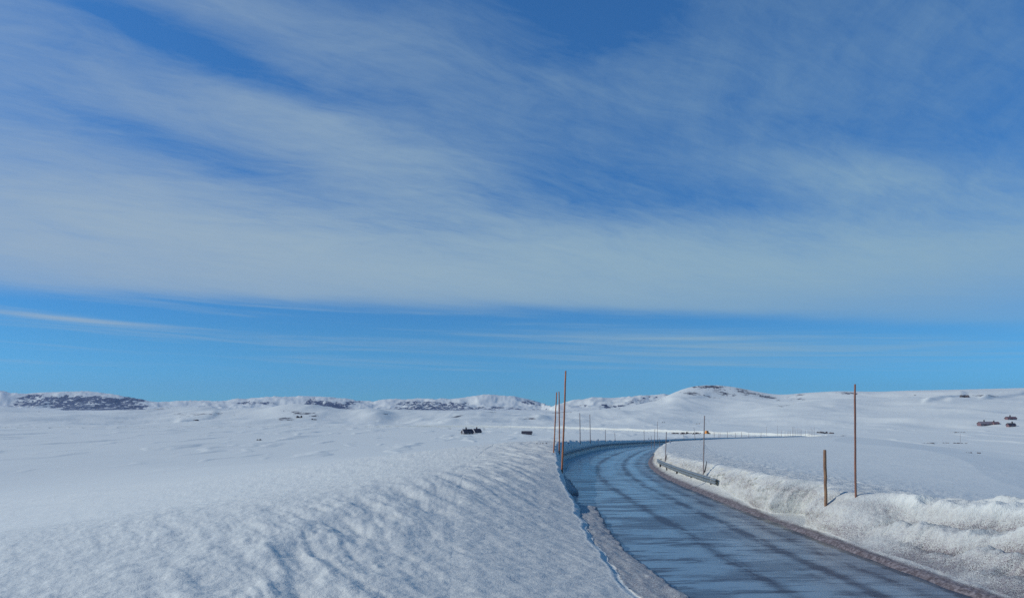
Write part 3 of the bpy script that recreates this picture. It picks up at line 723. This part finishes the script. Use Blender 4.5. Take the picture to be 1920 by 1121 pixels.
for i, (fx_, ty, by) in enumerate(far_xy):
    b = ground(fx_, by)
    if proto is None:
        proto = MB().tube([(0, 0, -.5), (.01, 0, .5), (0, .01, 1)], [.055, .05, .04], 6).build('snow_pole', M_greywood, None, True); o = proto
    else: o = proto.copy(); C.objects.link(o)
    h = max(1.6, (HOR - ty) * b.y / F_PX + CAM_Z - b.z)
    o.location = b; o.scale = (1.1, 1.1, h); o.rotation_euler = (0, random.uniform(-.02, .02), 0)
    tag(o, 'thin dark snow pole in the distant row where the road bends away', 'snow pole', GF)
b = ground(1800.5, 830)
pole('snow_pole', b, (1800.5, 813), M_greywood, .07, .05, 'lone thin pole on the snowfield below the right-hand cabins', 'snow pole', None, 90)
# twigs standing next to the guardrail poles
for (bx, by, tx, ty, lab) in [(1320.5, 886, 1325.5, 864, 'dark leaning broken stick beside the tall pole behind the guardrail'),
                              (1247.5, 861, 1251, 850, 'small dark twig beside the slim pole at the guardrail far end'),
                              (1313, 826, 1321, 818, 'dark twig leaning right beyond the inner snowbank')]:
    b = ground(bx, by); d = Vector(((tx - bx) * b.y / F_PX, .05, (by - ty) * b.y / F_PX))
    o = MB().tube([(-d.x * .3, 0, -d.z * .3), tuple(d * .5 + Vector((.02, 0, 0))), tuple(d)], [.04, .03, .014], 6).build('broken_stick', M_darkpost, None, True)
    o.location = b; tag(o, lab, 'stick')

# ---- white road-edge marker posts
def marker(base, h, label, tilt=0.0):
    t_ = empty('marker_post', base); t_.rotation_euler = (0, tilt, 0)
    MB().prism([(-.06, -.5), (.06, -.5), (.055, h), (-.055, h + .05)], -.03, .03).build('post_body', M_white, t_)
    MB().box(-.066, .066, -.036, .036, h * .62, h * .80).build('reflector_band', M_black, t_)
    return tag(t_, label, 'marker post', 'white road-edge marker posts')
for bx, by, h, lab, tl in [(1066, 835, .34, 'small white marker post at the left end of the shaded snow wall', .03), (1121.5, 830, .5, 'white marker post on the shaded wall beside the tall grey poles', 0),
                           (1216.5, 827, .7, 'white marker post with dark top on the wall before the inner bank', 0), (1256.5, 832, .35, 'tiny white marker post peeping over the inner snowbank', 0),
                           (1266.5, 826, .5, 'white marker post on the outer wall beyond the inner bank pole', 0)]:
    marker(ground(bx, by), h, lab, tl)

# ---- guardrails: W-profile beam on posts, following the road
W_PROF = [(0, 0), (.0, .02), (.05, .055), (.078, .09), (.05, .125), (.0, .155), (.05, .185), (.078, .22), (.05, .255), (.0, .29), (0, .31)]
def guardrail(s0, s1, t_off, sgn, z0, label, post_gap=4.0, twist=0.0, flare=0.0, back=.09):
    root = empty('guard_rail', (*[float(v) for v in np.array(frame((s0 + s1) / 2)[:2]) + np.array(frame((s0 + s1) / 2)[2:]) * t_off], float(zr((s0 + s1) / 2))))
    inv_ = -Vector(root.location); t_base = t_off
    n = max(10, int((s1 - s0) / .7)); v = []; f = []; m_ = len(W_PROF)
    for i in range(n + 1):
        s_ = s0 + (s1 - s0) * i / n; fx, fy, nx, ny = [float(q) for q in frame(s_)]; z_ = float(zr(s_)) + z0 + twist * math.sin(i / n * PI)
        t_off = t_base + flare * max(0.0, 1 - i / n / .9)
        for layer in (0, .02):
            for (o_, h_) in W_PROF:
                tt_ = t_off - sgn * (o_ - layer); v.append((fx + nx * tt_ + inv_.x, fy + ny * tt_ + inv_.y, z_ + h_ + inv_.z))
    for i in range(n):
        a = i * 2 * m_; b_ = a + 2 * m_
        for k in range(m_ - 1):
            f.append((a + k, a + k + 1, b_ + k + 1, b_ + k)); f.append((a + m_ + k, b_ + m_ + k, b_ + m_ + k + 1, a + m_ + k + 1))
        f.append((a, b_, b_ + m_, a + m_)); f.append((a + m_ - 1, a + 2 * m_ - 1, b_ + 2 * m_ - 1, b_ + m_ - 1))
    me = bpy.data.meshes.new('beam'); me.from_pydata(v, [], f); me.update(); link('beam', me, M_galv, root)
    s_ = s0 + 1.2
    while s_ < s1 - .5:
        fx, fy, nx, ny = [float(q) for q in frame(s_)]; z_ = float(zr(s_)); tp = t_base + flare * max(0.0, 1 - (s_ - s0) / (s1 - s0) / .9) + sgn * back
        ang = math.atan2(float(np.interp(s_, CS, T[:, 1])), float(np.interp(s_, CS, T[:, 0])))
        p = MB().box(-.07, .07, -.06, .06, -.6, z0 + .27).build('post', M_darkpost, root)
        p.location = (fx + nx * tp + inv_.x, fy + ny * tp + inv_.y, z_ + inv_.z); p.rotation_euler = (0, 0, ang)
        s_ += post_gap
    return tag(root, label, 'guardrail')
guardrail(float(s_of_Y(37.8)), float(s_of_Y(57.5)), 3.62, 1, .42, 'galvanised guardrail half buried in the sunlit right snow wall', 4.2, .03, .36)
guardrail(float(s_of_Y(56.5)), float(s_of_Y(215)), -4.34, -1, .46, 'long guardrail curving along the shaded outer snow wall', 4.0, 0, 0, .30)

# ---- rock outcrops breaking the snow
def rock(px_, py_, w, h, label, group='dark rocks poking out of the snow', seed=0, lump=5):
    """low broken outcrop; w, h in metres"""
    b = ground(px_, py_); rr = random.Random(seed); v = []; f = []
    for k in range(lump):
        cx = (k / max(lump - 1, 1) - .5) * w * .8 + rr.uniform(-.08, .08) * w; cy = rr.uniform(-.3, .3) * w * .35; sc = rr.uniform(.45, 1.0)
        nb = len(v); rx = w / lump * rr.uniform(.6, 1.1); ry = rx * rr.uniform(.8, 1.5); hz = h * sc
        rings = [(0, 1.1), (.45, .95), (.8, .62), (1.0, .25)]
        for (hh, q) in rings:
            for j in range(9):
                a = j / 9 * 2 * PI; e = rr.uniform(.72, 1.2)
                v.append((cx + math.cos(a) * rx * q * e, cy + math.sin(a) * ry * q * e, -.6 + (hz + .6) * hh * rr.uniform(.9, 1.05)))
        for r_ in range(3):
            for j in range(9):
                f.append((nb + r_ * 9 + j, nb + r_ * 9 + (j + 1) % 9, nb + (r_ + 1) * 9 + (j + 1) % 9, nb + (r_ + 1) * 9 + j))
        f.append(tuple(nb + 27 + j for j in range(9)))
    me = bpy.data.meshes.new('rock_outcrop'); me.from_pydata(v, [], f); me.update()
    o = link('rock_outcrop', me, M_stone); o.location = b
    return tag(o, label, 'rocks', group)
def rk(px_, py_, wpx, hpx, label, seed, lump=5):
    b = ground(px_, py_); k = b.y / F_PX; return rock(px_, py_, wpx * k, hpx * k, label, seed=seed, lump=lump)
rk(1550, 812.5, 34, 4.0, 'long dark rock patch right of the distant pole row', 1, 7)
rk(1582, 817, 12, 1.2, 'faint rock sliver just below the long dark rock patch', 2, 3)
rk(1287, 813, 18, 4.5, 'dark bushy rock mound beside the distant road, left of the orange vehicle', 3, 5)
rk(1306, 813, 14, 3.5, 'smaller dark rock mound between the bushy mound and the orange vehicle', 4, 4)
rk(1269, 812, 14, 1.5, 'thin dark rock streak at the left of the roadside mounds', 5, 3)
rk(485, 825, 7, 2.6, 'single small dark boulder alone on the left snowfield', 6, 2)
rk(1015, 831.5, 20, 1.3, 'flat dark rock strip just behind the left snowbank poles', 7, 4)
rk(849, 818, 3.5, 1.3, 'tiny rock in front of the pair of dark cabins', 8, 2)
rk(844, 804, 3, 1.2, 'tiny rock to the left of the pair of dark cabins', 9, 2)
rk(907.5, 805.5, 3, 1.3, 'tiny rock just right of the pair of dark cabins', 10, 2)
rk(1800, 831, 24, 1.6, 'low rock patch at the foot of the lone pole below the cabins', 11, 5)
rk(1741, 830.5, 18, 1.1, 'thin rock strip left of the lone pole below the cabins', 12, 4)
rk(1774, 830.3, 11, 1.1, 'short rock strip next to the lone pole, on its left', 13, 3)
rk(1800, 810.5, 17, 1.2, 'thin rock ledge on the slope above the lone pole', 14, 4)
rk(1835, 849.5, 6, 2.2, 'dark boulder beside the bright drift at the lower right snowfield', 15, 2)
rk(1816, 848.5, 10, 1.4, 'flat rock left of the boulder by the bright drift', 16, 3)
rk(1808, 744.5, 14, 4.5, 'blocky dark outcrop near the crest of the right-hand hill', 17, 5)
rk(1309, 794.5, 6, 1.6, 'lone dark boulder on the slope above the distant road', 18, 2)
rk(1244, 792, 5, 1.4, 'dark boulder on the lower slope beneath the rocky knoll', 19, 2)
rk(561, 783, 9, 4.5, 'dark triangular rock on the low hill far left of the cabins', 20, 3)
rk(589, 787, 8, 3.5, 'dark rock right of the triangular rock on the low hill', 21, 3)
rk(366, 788, 9, 3.0, 'dark rock at the right end of the left foothill streak', 22, 3)

# ---- cabins
def cabin(base, L, D, H, RH, yaw, wall_m, roof_m, label, group, windows=(), chim=((.1, .5),), trim=True, sink=.6):
    r = empty('cabin', base, yaw); hx, hy = L / 2, D / 2
    MB().prism([(-hx, -sink - 1.5), (hx, -sink - 1.5), (hx, H), (-hx, H)], -hy, hy).build('wall', wall_m, r)
    for sx in (-1, 1):
        gab = MB(); x0, x1 = sorted((sx * hx, sx * (hx - .15))); b_ = len(gab.v)
        gab.v += [(x0, -hy, H), (x0, hy, H), (x0, 0, H + RH - .05), (x1, -hy, H), (x1, hy, H), (x1, 0, H + RH - .05)]
        gab.f += [(b_, b_ + 2, b_ + 1), (b_ + 3, b_ + 4, b_ + 5), (b_, b_ + 3, b_ + 5, b_ + 2), (b_ + 1, b_ + 2, b_ + 5, b_ + 4), (b_, b_ + 1, b_ + 4, b_ + 3)]
        gab.build('gable', wall_m, r)
    oe, og = .45, .4; k = RH / hy
    rf = MB(); b_ = 0; prof = [(-hy - oe, H - oe * k + .003), (0, H + RH + .003), (hy + oe, H - oe * k + .003), (hy + oe, H - oe * k + .22), (0, H + RH + .26), (-hy - oe, H - oe * k + .22)]
    n = 6; rf.v = [(-hx - og, y, z) for y, z in prof] + [(hx + og, y, z) for y, z in prof]
    rf.f = [(0, 1, 4, 5), (1, 2, 3, 4), (6, 11, 10, 7), (7, 10, 9, 8)] + [(i, n + i, n + (i + 1) % n, (i + 1) % n) for i in range(n)]
    roof = rf.build('roof', roof_m, r)
    for cx, s_ in chim:
        MB().box(cx * L - .35, cx * L + .35, -.3, .3, H + RH - .3, H + RH + s_ + .5).build('chimney', M_brick, roof)
    if trim:
        for sx in (-1, 1):
            bb = MB(); x0, x1 = sorted((sx * (hx + og + .003), sx * (hx + og + .09)))
            p2 = [(-hy - oe, H - oe * k - .10), (0, H + RH - .10), (hy + oe, H - oe * k - .10), (hy + oe, H - oe * k + .27), (0, H + RH + .31), (-hy - oe, H - oe * k + .27)]
            bb.v = [(x0, y, z) for y, z in p2] + [(x1, y, z) for y, z in p2]
            bb.f = [(0, 1, 4, 5), (1, 2, 3, 4), (6, 11, 10, 7), (7, 10, 9, 8)] + [(i, n + i, n + (i + 1) % n, (i + 1) % n) for i in range(n)]
            bb.build('bargeboard', M_trim, r)
    for (side, c, z, w_, h_) in windows:
        if side == 'f': fr = MB().box(c - w_ / 2, c + w_ / 2, -hy - .06, -hy + .05, z, z + h_); gl = MB().box(c - w_ / 2 + .12, c + w_ / 2 - .12, -hy - .08, -hy, z + .12, z + h_ - .12)
        else: fr = MB().box(-hx - .06, -hx + .05, c - w_ / 2, c + w_ / 2, z, z + h_); gl = MB().box(-hx - .08, -hx, c - w_ / 2 + .12, c + w_ / 2 - .12, z + .12, z + h_ - .12)
        o_ = fr.build('window', M_trim, r); gl.build('pane', M_glass, o_)
    return tag(r, label, 'cabin', group)
def gpt(px_, py_): return ground(px_, py_)
M_wallg = plainmat('grey_wall', (.16, .15, .155), (.10, .095, .10), 3, .8, (6, 6, .3))
GC = 'dark cabins with white-trimmed gables'
b = gpt(876, 813.5); k = b.y / F_PX
cabin(b, 19 * k, 14 * k, 3.2 * k, 5.6 * k, math.radians(30), M_wallg, M_roofd, 'larger left cabin of the dark pair, white-edged gable facing left', GC,
      [('s', 0, .35 * k, 4 * k, 3 * k), ('f', -2 * k, .2 * k, 3 * k, 2 * k), ('f', 5 * k, .2 * k, 2.4 * k, 2 * k)], ((-.12, .9),))
b = gpt(893.5, 811.8)
b = b + Vector((0, 2.5, 0))
cabin(b, 13.5 * k, 13 * k, 2.6 * k, 5.2 * k, math.radians(30), M_wallg, M_roofd, 'smaller right cabin of the dark pair, partly behind its neighbour', GC,
      [('s', 0, .3 * k, 2.5 * k, 2 * k), ('f', 1 * k, .1 * k, 2.6 * k, 1.8 * k)], ((0.0, .8),))
b = gpt(988, 814); k = b.y / F_PX
cabin(b, 18 * k, 10 * k, 2.6 * k, 2.9 * k, math.radians(-6), M_redclad, M_roofd, 'low isolated shed between the dark cabins and the left poles', 'small sheds on the snowfield',
      [('f', -3 * k, .1 * k, 3 * k, 1.4 * k)], (), False)
GR = 'brown mountain cabins on the right slope'
b = gpt(1848, 797); k = b.y / F_PX
cabin(b, 26 * k, 11 * k, 3.2 * k, 3.3 * k, math.radians(4), M_redclad, M_roofg, 'longest brown cabin with wide grey roof on the right slope', GR,
      [('f', -9 * k, .5 * k, 5 * k, 1.7 * k), ('f', 0, .5 * k, 3 * k, 1.6 * k), ('f', 8 * k, .5 * k, 3 * k, 1.6 * k)], ((-.12, 1.0),), False)
b = gpt(1868.5, 795.5) + Vector((0, 1.5, 0))
cabin(b, 10 * k, 8 * k, 2.2 * k, 2.2 * k, math.radians(4), M_redclad, M_redclad, 'small reddish annex at the right end of the longest cabin', GR, [('f', 0, .3 * k, 3 * k, 1.3 * k)], ((-.3, .8),), False)
b = gpt(1895, 786.5); k = b.y / F_PX
cabin(b, 17 * k, 9 * k, 2.8 * k, 2.3 * k, math.radians(3), M_redclad, M_redclad, 'uppermost red-brown cabin at the right edge of the slope', GR, [('f', -5 * k, .5 * k, 3 * k, 1.5 * k), ('f', 4 * k, .5 * k, 4 * k, 1.5 * k)], ((-.08, 1.0),), False)
b = gpt(1895.5, 799.5); k = b.y / F_PX
cabin(b, 13 * k, 8 * k, 3.4 * k, 2.7 * k, math.radians(3), M_redclad, M_roofd, 'small dark-roofed cabin directly below the uppermost red-brown one', GR, [('f', 0, .6 * k, 3 * k, 1.6 * k)], ((.18, .9),), False)

# ---- small orange vehicle on the distant road, seen head-on
i_ = int(np.argmin([(abs((960 + F_PX * CL[j, 0] / CL[j, 1]) - 1328) if CS[j] > S_END1 else 1e9) for j in range(len(CL))]))
vx, vy = CL[i_]; nxv, nyv = N[i_]
vx += nxv * -1.2; vy += nyv * -1.2
van = empty('snow_vehicle', (float(vx), float(vy), drop(float(vx), float(vy))), math.radians(12))
def vpart(nm, mb, mt, par=van): return mb.build(nm, mt, par)
vpart('body', MB().prism([(-1.15, .55), (1.15, .55), (1.15, 1.35), (1.0, 1.5), (-1.0, 1.5), (-1.15, 1.35)], -2.4, 2.4), M_orange)
cabv = vpart('cab', MB().prism([(-1.0, 1.503), (1.0, 1.503), (.82, 2.75), (-.82, 2.75)], -1.3, 1.0), M_orange)
vpart('windscreen', MB().box(-.78, .78, -1.34, -1.28, 1.75, 2.5), M_glass, cabv)
vpart('plough_blade', MB().prism([(-1.6, .15), (1.6, .15), (1.65, 1.15), (-1.65, 1.0)], -3.1, -2.9), M_orange)
for sx in (-1, 1):
    for yy in (-1.5, 1.5):
        a = [(.5 * math.cos(q * PI / 8), .5 * math.sin(q * PI / 8)) for q in range(16)]
        w_ = MB(); w_.v = [(sx * .85 - .2, y_, z_) for y_, z_ in a] + [(sx * .85 + .2, y_, z_) for y_, z_ in a]
        w_.f = [tuple(range(16)), tuple(range(31, 15, -1))] + [(j, 16 + j, 16 + (j + 1) % 16, (j + 1) % 16) for j in range(16)]
        ww = vpart('wheel', w_, M_black); ww.location = (0, yy, .5)
    hl_ = vpart('headlight', MB().box(sx * .8 - .14, sx * .8 + .14, -2.46, -2.38, 1.05, 1.3), M_white)
vpart('roof_beacon', MB().tube([(0, -.2, 2.75), (0, -.2, 3.0)], [.14, .10], 10), M_orange, cabv)
van.scale = (.8, .8, .8)
tag(van, 'small orange road vehicle on the distant road beside dark rocks', 'vehicle')

# ---- thin mountain air
hz = MB().box(-13500, 13500, -13500, 13500, -40, 420).build('haze', None); hz['kind'] = 'stuff'
hm = bpy.data.materials.new('air'); hm.use_nodes = True; hn = hm.node_tree; hn.nodes.clear()
ho = hn.nodes.new('ShaderNodeOutputMaterial'); hp = hn.nodes.new('ShaderNodeVolumePrincipled')
hp.inputs['Color'].default_value = (.50, .70, 1.0, 1); hp.inputs['Density'].default_value = 3.5e-5; hp.inputs['Anisotropy'].default_value = .2
hn.links.new(hp.outputs[0], ho.inputs['Volume']); hz.data.materials.append(hm)
